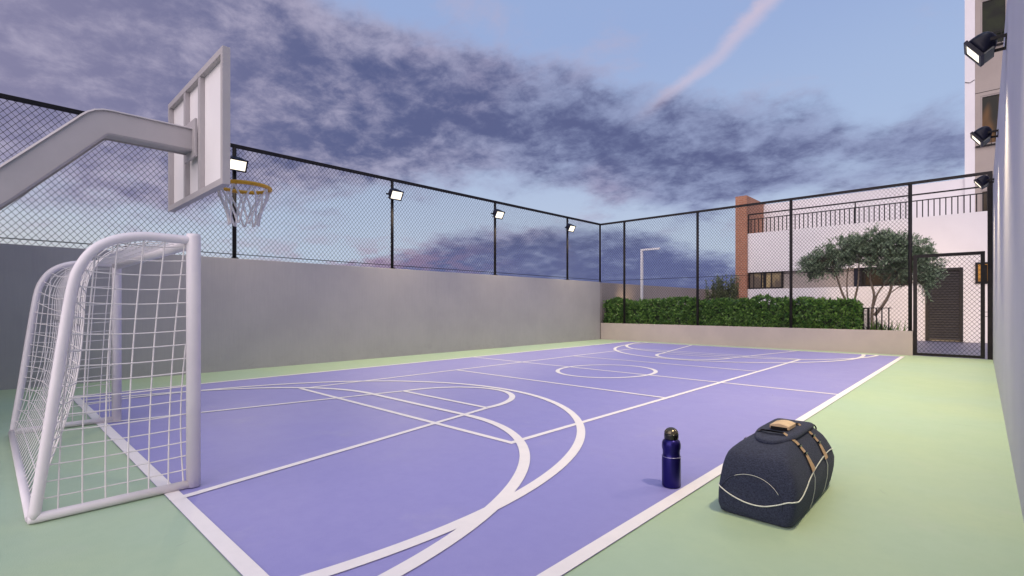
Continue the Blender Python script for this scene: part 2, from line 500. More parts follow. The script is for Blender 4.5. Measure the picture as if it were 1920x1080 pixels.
g1 = 'lit floodlights on the fence posts above the long wall'
f0 = make_flood('floodlight', '', R(30), .16, g1, 'post', 450)
for i, (y, lab) in enumerate(zip(PY[1:], ('lit floodlight on the fence post just above the basketball hoop',
        'lit floodlight on the second fence post counted from the basketball hoop',
        'lit floodlight on the third fence post counted from the basketball hoop',
        'smallest looking fence floodlight, on the last post before the court corner'))):
    o = f0 if i == 0 else copy_tree(f0)
    o.location = (XFp + .036, y, 3.845); o['label'] = lab
for l_ in [c for c in f0.children if c.type == 'LIGHT']: l_.data = l_.data.copy(); l_.data.energy = 250
g2 = 'floodlights on arms along the tall side wall'
w0 = make_flood('floodlight', '', R(35), .27, g2, 'wall', 760)
for i, (y, lab) in enumerate(zip((3.268, 6.745, 10.23, 14.0), ('black floodlight on the tall wall above the duffel bag',
        'big black floodlight on the tall wall, in front of the uppermost dark tower window',
        'black floodlight on the tall wall in front of the amber lit tower window',
        'small black floodlight on the tall wall tucked under the fence top rail'))):
    o = w0 if i == 0 else copy_tree(w0)
    o.location = (XR, y, 3.70); o.rotation_euler = (0, 0, PI); o.scale = (.9, .9, .9); o['label'] = lab
for l_ in [c for c in w0.children if c.type == 'LIGHT']:      # the lamp over the bag is dimmer than the rest of its row
    l_.data = l_.data.copy(); l_.data.energy = 390

# ------------------------------------------------------------------ futsal goal
GX0, GX1, GY = -6.60, -3.812, .957
goal = thing('football_goal', 'small white steel football goal with rope net, standing on the near goal line', 'goal', ((GX0 + GX1) / 2, GY, 0))
for gx in (GX0, GX1):
    bm = new_bm(); tube(bm, [(gx, GY, .012), (gx, GY, 1.665), (gx, GY, 1.682)], [.0415, .0415, .039], 24); obj('goal_post', bm, M['goal_white'], goal)
bm = new_bm(); tube(bm, [(GX0 + .03, GY, 1.632), (GX1 - .03, GY, 1.632)], .042, 20); obj('crossbar', bm, M['goal_white'], goal)
ctrl = [(.93, 1.64), (.80, 1.643), (.68, 1.64), (.56, 1.612), (.46, 1.55), (.395, 1.455), (.355, 1.33), (.31, 1.0), (.25, .5), (.19, .03)]
def catmull(P, n=10):
    out = []
    for i in range(len(P) - 1):
        p0 = P[max(i - 1, 0)]; p1 = P[i]; p2 = P[i + 1]; p3 = P[min(i + 2, len(P) - 1)]
        for k in range(n):
            t = k / n
            out.append(tuple(.5 * ((2 * b) + (-a + c) * t + (2 * a - 5 * b + 4 * c - d) * t * t + (-a + 3 * b - 3 * c + d) * t ** 3) for a, b, c, d in zip(p0, p1, p2, p3)))
    out.append(tuple(P[-1])); return out
prof = catmull(ctrl, 8)
def at_len(poly, s):
    L = [0]
    for a, b in zip(poly, poly[1:]): L.append(L[-1] + math.dist(a, b))
    s *= L[-1]
    for i in range(len(poly) - 1):
        if s <= L[i + 1] + 1e-9:
            t = (s - L[i]) / (L[i + 1] - L[i]); return tuple(a + (b - a) * t for a, b in zip(poly[i], poly[i + 1]))
    return poly[-1]
for gx in (GX0, GX1):
    bm = new_bm(); tube(bm, [(gx, y, z) for y, z in prof], .0275, 18); obj('side_frame', bm, M['goal_white'], goal)
    bm = new_bm(); tube(bm, [(gx, .165, .03), (gx, .19, .03), (gx, GY - .03, .03)], [.022, .027, .027], 18); obj('base_bar', bm, M['goal_white'], goal)
bm = new_bm(); tube(bm, [(GX0 + .02, .18, .028), (GX1 - .02, .18, .028)], .024, 14); obj('rear_bar', bm, M['goal_white'], goal)
def netpt(u, v):
    y, z = at_len(prof, v)
    e = 1 - abs(2 * u - 1) ** 7
    sv = math.sin(PI * min(1, max(0, v)))
    sag = .17 * e * sv
    y2 = y + sag * (.35 + .9 * v); z2 = z - sag * (.55 if v < .45 else .15)
    if v > .8: y2 += .0
    return (GX0 + (GX1 - GX0) * u, y2, z2)
bm = new_bm()
nv, nu = 20, 27
rr = .0036
for i in range(1, nv):
    v = i / nv
    tube(bm, [netpt((k / 40), v) for k in range(41)], rr, 5, cap=False)
for j in range(1, nu):
    u = j / nu
    tube(bm, [netpt(u, k / 36) for k in range(37)], rr, 5, cap=False)
obj('rear_net', bm, M['net_white'], goal)
def back_y(z):
    best = None
    for (ya, za), (yb, zb) in zip(prof, prof[1:]):
        if min(za, zb) <= z <= max(za, zb) and za != zb:
            best = ya + (yb - ya) * (z - za) / (zb - za)
    return best if best is not None else .19
def top_z(y):
    for (ya, za), (yb, zb) in zip(prof, prof[1:]):
        if min(ya, yb) <= y <= max(ya, yb) and ya != yb: return za + (zb - za) * (y - ya) / (yb - ya)
    return 1.64
for gx, s in ((GX0, 1), (GX1, -1)):
    bm = new_bm()
    rnd = random.Random(3)
    for k in range(17):
        z = .13 + k * .0915
        ya = back_y(z)
        pts = []
        for q in range(13):
            t = q / 12
            pts.append((gx + s * .03 * math.sin(PI * t), ya + (GY - .03 - ya) * t, z - .012 * math.sin(PI * t) ))
        tube(bm, pts, .0040, 6, cap=False)
    for yb, yt in ((.29, .385), (.396, .455), (.501, .56), (.608, .69), (.713, .80), (.817, .908), (.900, .914)):
        pts = []
        zt = top_z(yt) - .02 if yt < .91 else .95
        for q in range(17):
            t = q / 16
            bow = .035 * math.sin(PI * t)
            pts.append((gx + s * (.004 + .03 * math.sin(PI * t)), yb + (yt - yb) * t ** 1.1 - bow * .4, .045 + (zt - .045) * t))
        tube(bm, pts, .0046, 6, cap=False)
    obj('side_net', bm, M['net_white'], goal)

# ------------------------------------------------------------------ basketball hoop
hoop = thing('basketball_hoop', 'grey basketball hoop with bent arm, white backboard and yellow ring', 'basketball hoop', (XC, -.75, 0))
def arm_section(bm, pts, w, h):
    rings = []
    for i, (y, z) in enumerate(pts):
        a = pts[max(i - 1, 0)]; b_ = pts[min(i + 1, len(pts) - 1)]
        d = Vector((0, b_[0] - a[0], b_[1] - a[1])).normalized(); u = Vector((0, -d.z, d.y))
        ring = []
        bv = .014
        for sx, sy in ((-1, -1), (1, -1), (1, 1), (-1, 1)):
            for (fx, fy) in (((w / 2 - bv), h / 2), (w / 2, h / 2 - bv)) if sx * sy > 0 else ((w / 2, h / 2 - bv), (w / 2 - bv, h / 2)):
                ring.append(bm.verts.new(Vector((XC + sx * fx, y, z)) + u * (sy * fy)))
        rings.append(ring)
    n = 8
    for A, B in zip(rings, rings[1:]):
        for k in range(n): bm.faces.new((A[k], A[(k + 1) % n], B[(k + 1) % n], B[k]))
    bm.faces.new(rings[0]); bm.faces.new(rings[-1])
bm = new_bm()
arm = [(-.72, 0.0), (-.72, .9), (-.70, 1.12), (-.62, 1.30), (-.42, 1.52), (.081, 2.045), (.40, 2.40), (.585, 2.607), (.61, 2.632), (.635, 2.648), (.665, 2.657), (.70, 2.66), (1.0, 2.66), (1.262, 2.66)]
arm_section(bm, arm, .2, .205); obj('arm', bm, M['hoop_grey'], hoop)
BY0, BY1 = 1.27, 1.325; bx0, bx1, bz0, bz1 = -5.94, -4.28, 2.155, 3.225
fw = .05
bm = new_bm()
box(bm, (bx0, BY0, bz0), (bx0 + fw, BY1, bz1)); box(bm, (bx1 - fw, BY0, bz0), (bx1, BY1, bz1))
box(bm, (bx0 + fw, BY0, bz1 - fw), (bx1 - fw, BY1, bz1)); box(bm, (bx0 + fw, BY0, bz0), (bx1 - fw, BY1, bz0 + fw))
for cx in (-5.36, -4.91): box(bm, (cx - .03, BY0 + .003, bz0 + fw), (cx + .03, BY1 - .015, bz1 - fw))
obj('board_frame', bm, M['hoop_grey'], hoop)
brd = boxo('backboard', (bx0 + fw, BY1 - .014, bz0 + fw), (bx1 - fw, BY1 - .002, bz1 - fw), M['board_white'], hoop)
boxo('mounting_plate', (XC - .17, BY0 - .02, 2.50), (XC + .17, BY0, 2.83), M['hoop_grey'], hoop, .004)
RZ, RY, RR = 2.335, 1.70, .225
bm = new_bm(); tube(bm, [(XC + RR * math.cos(2 * PI * k / 48), RY + RR * math.sin(2 * PI * k / 48), RZ) for k in range(48)], .019, 12, closed=True)
box(bm, (XC - .06, BY1, RZ - .012), (XC + .06, RY - RR + .005, RZ + .012)); box(bm, (XC - .09, BY1, RZ - .09), (XC + .09, BY1 + .012, RZ + .06))
ring = obj('ring', bm, M['rim_yellow'], hoop)
bm = new_bm(); NL = 9; rnd = random.Random(5)
prof_n = [(.222, -.012), (.205, -.09), (.165, -.19), (.135, -.28), (.125, -.36)]
for k in range(NL):
    for s in (-1, 1):
        pts = []
        for q in range(21):
            t = q / 20; seg = t * 4; i = min(3, int(seg)); fr = seg - i
            r_ = prof_n[i][0] + (prof_n[i + 1][0] - prof_n[i][0]) * fr; z_ = prof_n[i][1] + (prof_n[i + 1][1] - prof_n[i][1]) * fr
            # cords cross their neighbour, knot and part again
            a = 2 * PI * k / NL + s * (PI / NL) * (1.9 * t if t < .93 else 1.767 + (t - .93) * 1.5)
            pts.append((XC + r_ * math.cos(a), RY + r_ * math.sin(a), RZ + z_ + rnd.uniform(-.003, .003)))
        tube(bm, pts, .009, 6)
obj('hoop_net', bm, M['net_white'], hoop)

# ------------------------------------------------------------------ bottle
bx, by = -1.512, 3.15
bt = thing('water_bottle', 'deep blue metal sports bottle with black domed cap on the purple court', 'bottle', (bx, by, .004))
bm = new_bm(); lathe(bm, [(.052, .0), (.058, .003), (.0605, .010), (.0605, .196), (.0595, .200), (.0585, .204), (.0565, .208), (.0555, .225), (.0560, .240), (.0600, .258), (.0605, .275), (.0595, .290), (.0540, .304), (.0455, .312), (.043, .315)], 64, (bx, by, .004)); obj('bottle_body', bm, M['bottle_blue'], bt)
bm = new_bm(); lathe(bm, [(.0600, .1995), (.0612, .2005), (.0612, .2035), (.0595, .2045)], 64, (bx, by, .004)); obj('rim_band', bm, M['ring_metal'], bt)
bm = new_bm(); lathe(bm, [(.043, .315), (.0462, .320), (.0465, .345), (.0455, .3525)], 48, (bx, by, .004)); cp = obj('cap', bm, M['cap_black'], bt)
bm = new_bm(); lathe(bm, [(.0452, .3527)] + [(.0455 * math.cos(t), .3535 + .038 * math.sin(t)) for t in [R(5 + 83 * k / 12) for k in range(13)]], 48, (bx, by, .004)); obj('dome', bm, M['cap_dome'], cp)

# ------------------------------------------------------------------ duffel bag
bag = thing('sports_bag', 'dark denim duffel bag with tan straps and white piping on the green border', 'bag', (-.93, 3.45, 0))
LV = [  # z, x0, x1, y0, y1
    (.000, -1.120, -.762, 2.985, 3.890), (.012, -1.136, -.745, 2.970, 3.920), (.05, -1.146, -.732, 2.962, 3.938), (.13, -1.148, -.718, 2.966, 3.948),
    (.20, -1.142, -.716, 2.976, 3.946), (.26, -1.132, -.732, 2.990, 3.935), (.31, -1.120, -.756, 3.008, 3.918), (.338, -1.112, -.772, 3.026, 3.905),
    (.355, -1.102, -.786, 3.052, 3.890), (.372, -1.088, -.802, 3.10, 3.872), (.388, -1.070, -.816, 3.17, 3.85), (.399, -1.052, -.830, 3.24, 3.83), (.405, -1.03, -.85, 3.30, 3.80)]
def lv(z):
    for a, b_ in zip(LV, LV[1:]):
        if z <= b_[0]:
            t = max(0, (z - a[0]) / (b_[0] - a[0])); return [p + (q - p) * t for p, q in zip(a, b_)][1:]
    return list(LV[-1][1:])
def bag_pt(z, a, off=0.0):
    x0, x1, y0, y1 = lv(z); cx, cy, hx, hy = (x0 + x1) / 2, (y0 + y1) / 2, (x1 - x0) / 2 + off, (y1 - y0) / 2 + off
    ex = 15.0 - 5.0 * max(0, min(1, (z - .30) / .10)); ca, sa = math.cos(a), math.sin(a)
    return Vector((cx + hx * math.copysign(abs(ca) ** (2 / ex), ca), cy + hy * math.copysign(abs(sa) ** (2 / ex), sa), z))
def bag_xy(z, x=None, y=None, side='front', off=0.0):
    """point on the front (-Y) or flank (+X) of the shell"""
    x0, x1, y0, y1 = lv(z); cx, cy, hx, hy = (x0 + x1) / 2, (y0 + y1) / 2, (x1 - x0) / 2, (y1 - y0) / 2; ex = 15.0 - 5.0 * max(0, min(1, (z - .30) / .10))
    if side == 'front':
        q = min(.999, abs((x - cx) / hx)); return Vector((x, cy - hy * (1 - q ** ex) ** (1 / ex) - off, z))
    q = min(.999, abs((y - cy) / hy)); return Vector((cx + (hx * (1 - q ** ex) ** (1 / ex) + off) * (1 if side == 'flank' else -1), y, z))
bm = new_bm(); rings = []
NA = 128
angs = [2 * PI * (k + .5) / NA for k in range(NA)]
zs = [0, .006, .012, .03, .05, .08, .11, .14, .17, .20, .23, .26, .285, .31, .33, .338, .347, .355, .364, .372, .380, .388, .394, .399, .402, .405]
for z in zs:
    rings.append([bm.verts.new(bag_pt(z, angs[k])) for k in range(NA)])
for A, B in zip(rings, rings[1:]):
    for k in range(NA):
        f = bm.faces.new((A[k], A[(k + 1) % NA], B[(k + 1) % NA], B[k])); f.smooth = True
bm.faces.new(rings[0][::-1]); top = bm.faces.new(rings[-1]); top.smooth = True
# soft fabric: slight sag and dents
rnd = random.Random(11)
for v in bm.verts:
    if v.co.z > .02:
        d = -.003 + .0025 * math.sin(9 * v.co.x + 6 * v.co.y) + .002 * math.sin(17 * v.co.y + 21 * v.co.z)
        c = Vector((-.93, 3.45, v.co.z)); v.co += (v.co - c).normalized() * d
obj('bag_body', bm, M['denim'], bag)
# lid panel raised on the crown of the bag, rounded at its front end
bm = new_bm(); rings = []
for z, g in ((.398, .006), (.412, .006), (.421, .002), (.425, -.006), (.426, -.03)):
    ring = []
    for k in range(64):
        a = 2 * PI * k / 64; ca, sa = math.cos(a), math.sin(a); ex = 12 if sa > 0 else 2.3
        hx = .114 + g; hy = .315 + g
        zz = z - (.014 * max(0, -sa) ** 2)
        ring.append(bm.verts.new((-.935 + hx * math.copysign(abs(ca) ** (2 / ex), ca), 3.50 + hy * math.copysign(abs(sa) ** (2 / ex), sa), zz)))
    rings.append(ring)
for A, B in zip(rings, rings[1:]):
    for k in range(64):
        f = bm.faces.new((A[k], A[(k + 1) % 64], B[(k + 1) % 64], B[k])); f.smooth = True
bm.faces.new(rings[-1]); bm.faces.new(rings[0][::-1]); obj('lid_panel', bm, M['denim'], bag)
# piping wave round the near end and flank
bm = new_bm()
wave = []
for x, z in catmull([(-1.146, .155), (-1.12, .145), (-1.05, .112), (-.97, .092), (-.89, .094), (-.82, .118), (-.765, .145), (-.742, .150)], 6): wave.append(bag_xy(z, x=x, off=.004))
for y, z in catmull([(3.0, .152), (3.08, .17), (3.2, .21), (3.36, .236), (3.52, .252), (3.68, .262), (3.82, .262), (3.90, .25)], 6): wave.append(bag_xy(z, y=y, side='flank', off=.004))
tube(bm, wave, .0034, 6); obj('piping', bm, M['piping'], bag)
bm = new_bm()
tube(bm, [bag_xy(.112 + .135 * math.sin(R(t)), x=-.955 + .165 * math.cos(R(t)), off=.002) for t in range(-6, 184, 5)], .0026, 6); obj('end_seam', bm, M['denim'], bag)
bm = new_bm()
tube(bm, [bag_xy(.112 + .135 * math.sin(R(t)), x=-.955 + .165 * math.cos(R(t)), off=.0045) for t in range(28, 125, 5)], .0012, 6); obj('piping', bm, M['piping'], bag)
def strap(bm, y, zlo, wlo, whi, off=.006, thick=.004):
    """band from the piping up the flank and over the crown"""
    pts = []
    for k in range(16):
        z = zlo + (.398 - zlo) * k / 15; pts.append((bag_xy(z, y=y, side='flank', off=off), wlo + (whi - wlo) * min(1, k / 9)))
    for k in range(1, 9):
        pts.append((Vector((-.86 - .15 * k / 8, y, .434)), whi))
    for k in range(4):
        z = .40 - .03 * k; pts.append((bag_xy(z, y=y, side='back', off=off), whi))
    L, Rr = [], []
    for p, w_ in pts:
        L.append(bm.verts.new(p + Vector((0, -w_, 0)))); Rr.append(bm.verts.new(p + Vector((0, w_, 0))))
    for k in range(len(L) - 1):
        f = bm.faces.new((L[k], L[k + 1], Rr[k + 1], Rr[k])); f.smooth = True
    r_ = bmesh.ops.solidify(bm, geom=bm.faces[:], thickness=-thick)
for y in (3.335, 3.66):
    bm = new_bm(); strap(bm, y, .24, .036, .020, .009); st = obj('strap', bm, M['tan_leather'], bag)
    for z in (.338, .374):
        p = bag_xy(z, y=y, side='flank', off=.014)
        bm = new_bm(); box(bm, p + Vector((-.006, -.021, -.005)), p + Vector((.004, .021, .005))); obj('buckle', bm, M['cap_black'], st)
    bm = new_bm(); tube(bm, [bag_xy(z, y=y + .004, side='flank', off=.003) for z in [.012 + .22 * k / 14 for k in range(15)]], .0018, 6); obj('piping', bm, M['piping'], bag)
# handle: two grips held by a leather wrap
bm = new_bm()
for yy in (0,):
    rings = []
    for k in range(9):
        t = k / 8; x = -.985 + .11 * t; z = .446 + .012 * math.sin(PI * t)
        rings.append([bm.verts.new((x, 3.43, z - .014)), bm.verts.new((x, 3.585, z - .014)), bm.verts.new((x, 3.585, z + .006)), bm.verts.new((x, 3.43, z + .006))])
    for A, B in zip(rings, rings[1:]):
        for k in range(4): bm.faces.new((A[k], A[(k + 1) % 4], B[(k + 1) % 4], B[k]))
    bm.faces.new(rings[0]); bm.faces.new(rings[-1])
obj('handle_wrap', bm, M['tan_leather'], bag)
bm = new_bm(); box(bm, (-.98, 3.426, .427), (-.885, 3.4295, .446)); obj('handle_grip', bm, M['cap_black'], bag)
bm = new_bm(); tube(bm, [(-.84 + .02 * math.cos(t), 3.83 + .035 * math.cos(t), .372 + .035 * math.sin(t)) for t in [PI * k / 10 for k in range(11)]], .005, 8); obj('ring_loop', bm, M['cap_black'], bag)

# ------------------------------------------------------------------ foliage
def leaf_quad(bm, p, d, n_, L, Wd, fold=.25):
    """a pointed folded leaf: six vertices"""
    d = d.normalized(); s = d.cross(n_)
    if s.length < 1e-4: s = d.orthogonal()
    s.normalize(); n_ = s.cross(d)
    a = bm.verts.new(p); b_ = bm.verts.new(p + d * L)
    c1 = bm.verts.new(p + d * L * .45 + s * Wd + n_ * Wd * fold); c2 = bm.verts.new(p + d * L * .45 - s * Wd + n_ * Wd * fold)
    f = bm.faces.new((a, c1, b_)); g = bm.faces.new((a, b_, c2))

def rvec(rnd):
    while True:
        v = Vector((rnd.uniform(-1, 1), rnd.uniform(-1, 1), rnd.uniform(-1, 1)))
        if .05 < v.length < 1: return v.normalized()

rnd = random.Random(21)
bm = new_bm()
hx0, hx1, hy0, hy1, hz = -10.27, -2.50, 15.93, 16.55, 1.36
def hedge_top(x): return hz + .05 * math.sin(x * 2.3) + .04 * math.sin(x * 5.1 + 1) + .03 * math.sin(x * 11.3)
for i in range(2300):
    # sprigs: rosettes of leaves on the front, the top and the end
    w_ = rnd.random()
    if w_ < .62: p = Vector((rnd.uniform(hx0, hx1), hy0 + rnd.uniform(-.05, .06), rnd.uniform(.45, 1.4))); out = Vector((0, -1, .35))
    elif w_ < .93: x = rnd.uniform(hx0, hx1); p = Vector((x, rnd.uniform(hy0, hy1), hedge_top(x) + rnd.uniform(-.06, .04))); out = Vector((0, -.3, 1))
    else: p = Vector((hx1 + rnd.uniform(-.03, .06), rnd.uniform(hy0, hy1), rnd.uniform(.45, 1.35))); out = Vector((1, -.3, .35))
    if p.z > hedge_top(p.x) + .05: p.z = hedge_top(p.x) - rnd.random() * .1
    if p.x > hx1 - .25 and p.z > 1.2: p.z -= .12 * rnd.random() + .05
    out = (out + rvec(rnd) * .7).normalized()
    nl = rnd.randint(6, 9)
    for k in range(nl):
        d = (out * .55 + rvec(rnd) * .95).normalized()
        L = rnd.uniform(.075, .14)
        leaf_quad(bm, p + d * .012, d, (out + rvec(rnd) * .5).normalized(), L, L * .27)
hedge = thing('hedge', 'clipped dark green leafy hedge behind the low wall', 'hedge', (-6.3, 16.2, 0))
obj('foliage', bm, M['hedge_leaf'], hedge)
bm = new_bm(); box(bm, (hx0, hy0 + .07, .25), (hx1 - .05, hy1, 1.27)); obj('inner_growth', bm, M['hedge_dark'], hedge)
tag(boxo('planting_bed', (XL - .08, YF + .145, -.02), (-1.6, 18.6, .12), M['soil']), 'soil bed under the hedge and trees behind the low wall', 'planting bed')

def branch(bm, pts, r0, r1):
    P = catmull(pts, 5); n = len(P)
    tube(bm, P, [r0 + (r1 - r0) * k / (n - 1) for k in range(n)], 7)
    return [Vector(p) for p in P]

def olive(name, label, base, stems, blobs, seed, nclump):
    rnd = random.Random(seed)
    t = thing(name, label, 'tree', base, 'olive trees before the white building')
    bm = new_bm(); tips = []
    for pts, r0 in stems: tips.append(branch(bm, pts, r0, r0 * .35)[-1])
    lf = new_bm()
    for i in range(nclump):
        c, rad = rnd.choices(blobs, [b_[1][0] * b_[1][1] * b_[1][2] for b_ in blobs])[0]
        v = rvec(rnd) * (rnd.random() ** .45)
        p = Vector(c) + Vector((v.x * rad[0], v.y * rad[1], v.z * rad[2]))
        q = min(tips, key=lambda s: (s - p).length)
        if rnd.random() < .5:
            mid = q.lerp(p, .5) + rvec(rnd) * .06
            tube(bm, [q, mid, p], [.009, .006, .003], 4, cap=False)
        out = (p - Vector(c)).normalized() * .8 + Vector((0, 0, .25)) + rvec(rnd) * .6
        for tw in range(3):
            dr = (out + rvec(rnd) * .8).normalized(); Lt = rnd.uniform(.12, .24)
            for k in range(13):
                s = k / 12
                pp = p + dr * (Lt * s) + Vector((0, 0, -.05 * s * s))
                d = (dr * .6 + rvec(rnd)).normalized(); L = rnd.uniform(.055, .095)
                leaf_quad(lf, pp, d, Vector((0, -.3, 1)) + rvec(rnd) * .6, L, L * .18)
    obj('trunk', bm, M['bark'], t); obj('crown', lf, M['olive_leaf'], t)
    return t
TY = 18.0
olive('olive_tree', 'olive tree with slim bare stems rising out of the hedge end', (-2.72, TY, .12),
      [([(-2.72, TY, .12), (-2.74, TY, .9), (-2.80, TY - .05, 1.35), (-2.72, TY, 1.9), (-2.70, TY, 2.5)], .05),
       ([(-2.75, TY + .05, .12), (-2.95, TY, 1.1), (-3.15, TY, 1.7), (-3.28, TY, 2.15), (-3.5, TY, 2.6)], .045),
       ([(-2.74, TY, .7), (-2.98, TY + .1, 1.3), (-3.02, TY + .1, 2.0), (-2.95, TY + .1, 2.6)], .03)],
      [((-3.55, TY, 2.62), (.62, .6, .42)), ((-3.05, TY + .1, 2.95), (.5, .55, .40)), ((-3.9, TY, 2.45), (.42, .45, .33)), ((-2.75, TY, 3.02), (.4, .45, .38))], 4, 430)
olive('olive_tree', 'olive tree with spreading crown overhanging the gate', (-2.36, TY + .1, .12),
      [([(-2.36, TY, .12), (-2.38, TY, 1.0), (-2.33, TY, 1.55), (-2.42, TY, 2.0), (-2.40, TY, 2.5)], .05),
       ([(-2.34, TY, 1.25), (-2.24, TY, 1.6), (-2.0, TY, 2.0), (-1.85, TY, 2.4)], .03),
       ([(-2.33, TY + .05, .95), (-2.12, TY, 1.25), (-1.98, TY, 1.55), (-1.88, TY, 1.9), (-1.6, TY, 2.25), (-1.4, TY, 2.4)], .05),
       ([(-1.92, TY, 1.62), (-1.7, TY - .1, 1.78), (-1.3, TY - .1, 1.9)], .018)],
      [((-2.05, TY, 2.75), (.62, .6, .55)), ((-1.55, TY, 2.75), (.5, .55, .50)), ((-1.2, TY - .05, 2.35), (.38, .45, .50)), ((-2.35, TY, 3.1), (.4, .5, .38)), ((-1.12, TY - .1, 1.95), (.26, .35, .36)), ((-1.75, TY, 2.15), (.45, .4, .25))], 9, 680)

# feathery shrubs at the far garden wall
for i, (x, lab) in enumerate(((-7.95, 'feathery shrub standing beside the end of the garden wall'), (-7.58, 'feathery shrub between two like it behind the hedge'), (-7.2, 'feathery shrub tucked against the brick pier'))):
    rnd = random.Random(40 + i); t = thing('shrub', lab, 'shrub', (x, 20.3, 0), 'feathery shrubs behind the hedge')
    bm = new_bm(); lf = new_bm()
    for k in range(26):
        a = rnd.uniform(0, 2 * PI); r_ = rnd.uniform(.02, .34); h = rnd.uniform(1.7, 2.4)
        tip = Vector((x + r_ * math.cos(a), 20.3 + r_ * math.sin(a), h))
        tube(bm, [(x + .3 * r_ * math.cos(a), 20.3 + .3 * r_ * math.sin(a), 0), (x + .9 * r_ * math.cos(a), 20.3 + .9 * r_ * math.sin(a), h * .6), tip], [.012, .009, .004], 5, cap=False)
        for q in range(80):
            s = rnd.uniform(.35, 1.02); p = Vector((x + r_ * math.cos(a) * (.5 + .5 * s), 20.3 + r_ * math.sin(a) * (.5 + .5 * s), h * s))
            d = (Vector((0, 0, .25)) + rvec(rnd)).normalized(); L = rnd.uniform(.08, .16)
            leaf_quad(lf, p, d, Vector((0, -.4, 1)) + rvec(rnd) * .5, L, L * .17)
    obj('stem', bm, M['stem_green'], t); obj('foliage', lf, M['bamboo_leaf'], t)
# low grassy plant behind the small railing
rnd = random.Random(77); t = thing('grass_clump', 'low spiky green clump behind the small black railing', 'plant', (-2.1, 16.85, .12))
lf = new_bm()
for k in range(260):
    p = Vector((-2.1 + rnd.gauss(0, .22), 16.85 + rnd.gauss(0, .06), .12)); d = Vector((rnd.gauss(0, .3), rnd.gauss(0, .3), 1)); L = rnd.uniform(.35, .85)
    leaf_quad(lf, p, d, Vector((0, -1, .2)) + rvec(rnd) * .3, L, .014)
obj('blades', lf, M['hedge_leaf'], t)

# ------------------------------------------------------------------ street furniture behind the hedge
lp = thing('lamp_post', 'white square lamp post with a short arm, above the hedge', 'lamp post', (-9.33, 17.0, 0))
boxo('pole', (-9.37, 16.96, .12), (-9.29, 17.04, 3.30), M['lamp_post'], lp, .004)
a_ = boxo('lamp_arm', (-9.37, 16.965, 3.302), (-8.60, 17.035, 3.37), M['lamp_post'], lp, .004)
sr = thing('railing', 'short black handrail with thin bars at the end of the hedge', 'railing', (-2.2, 16.62, 0))
boxo('handrail', (-2.60, 16.60, 1.155), (-1.77, 16.64, 1.178), M['black_metal'], sr)
for x in (-2.58, -2.10, -1.98, -1.83): boxo('baluster', (x - .014, 16.606, .0), (x + .014, 16.634, 1.154), M['black_metal'], sr)
vb = thing('louvred_bollard', 'black louvred bollard fixed beside the short handrail', 'bollard', (-2.32, 16.50, 0))
bm = new_bm(); box(bm, (-2.415, 16.45, 0), (-2.365, 16.55, 1.17)); box(bm, (-2.285, 16.45, 0), (-2.235, 16.55, 1.17)); box(bm, (-2.365, 16.45, 1.14), (-2.285, 16.55, 1.17)); obj('body', bm, M['black_metal'], vb)
bm = new_bm()
for k in range(30): box(bm, (-2.364, 16.47, .1 + k * .034), (-2.286, 16.52, .118 + k * .034))
obj('louvre', bm, M['lamp_grey'], vb)

# ------------------------------------------------------------------ main building
BYF, BYS = 23.14, 25.35
bld = thing('clubhouse', 'two storey white building with brick pier and railed terrace behind the hedge', 'building', (-3.5, BYF, 0))
fx0, fx1 = -7.546, 5.0
wz0, wz1 = 1.975, 2.705
bm = new_bm()
box(bm, (fx0, BYF, -.02), (-1.50, BYF + .3, wz0)); box(bm, (-1.5, BYF, 2.56), (-.495, BYF + .3, wz1))
box(bm, (-.495, BYF, -.02), (fx1, BYF + .3, wz1)); box(bm, (-1.90, BYF, wz0), (-1.5, BYF + .3, wz1)); box(bm, (fx0, BYF, wz1), (fx1, BYF + .3, 4.42))
box(bm, (fx0, BYF + .3, -.02), (fx1, BYS, wz0 - .01)); box(bm, (fx0, BYF + .3, wz1 + .01), (fx1, BYS, 4.40))
obj('wall', bm, M['facade'], bld)
bm = new_bm(); box(bm, (-6.15, BYF + .16, wz0 - .005), (-3.45, BYF + .295, wz1 + .005)); obj('recess_panel', bm, M['recess_paint'], bld)
boxo('upper_wall', (fx0, BYS, 0), (-.5, BYS + .3, 6.03), M['facade'], bld)
bp = boxo('brick_pier', (-8.03, BYF - .12, -.02), (fx0 - .003, BYS + .3, 6.1), M['brick'], bld)
def window(parent, x0, x1, z0, z1, y, mull, glass, frame=M['black_metal'], t=.06, depth=.06):
    bm = new_bm()
    box(bm, (x0, y - depth, z0), (x0 + t, y, z1)); box(bm, (x1 - t, y - depth, z0), (x1, y, z1))
    box(bm, (x0 + t, y - depth, z0), (x1 - t, y, z0 + t)); box(bm, (x0 + t, y - depth, z1 - t), (x1 - t, y, z1))
    for m_, mw in mull: box(bm, (m_ - mw, y - depth + .005, z0 + t), (m_ + mw, y - .003, z1 - t))
    f = obj('window', bm, frame, parent)
    bm = new_bm(); box(bm, (x0 + t, y - .02, z0 + t), (x1 - t, y - .01, z1 - t)); obj('pane', bm, glass, f)
    return f
window(bld, -7.535, -6.16, wz0 + .003, wz1 - .003, BYF + .12, ((-7.32, .018), (-7.0, .03), (-6.87, .06), (-6.60, .02)), M['room_warm'])
window(bld, -3.44, -1.91, wz0 + .003, wz1 - .003, BYF + .12, ((-3.3, .02), (-2.7, .03)), M['room_dim'])
for xx in (-3.55,): boxo('blue_blind', (xx - .1, BYF + .10, wz0 + .01), (xx + .09, BYF + .155, wz1 - .01), M['lamp_black'], bld)
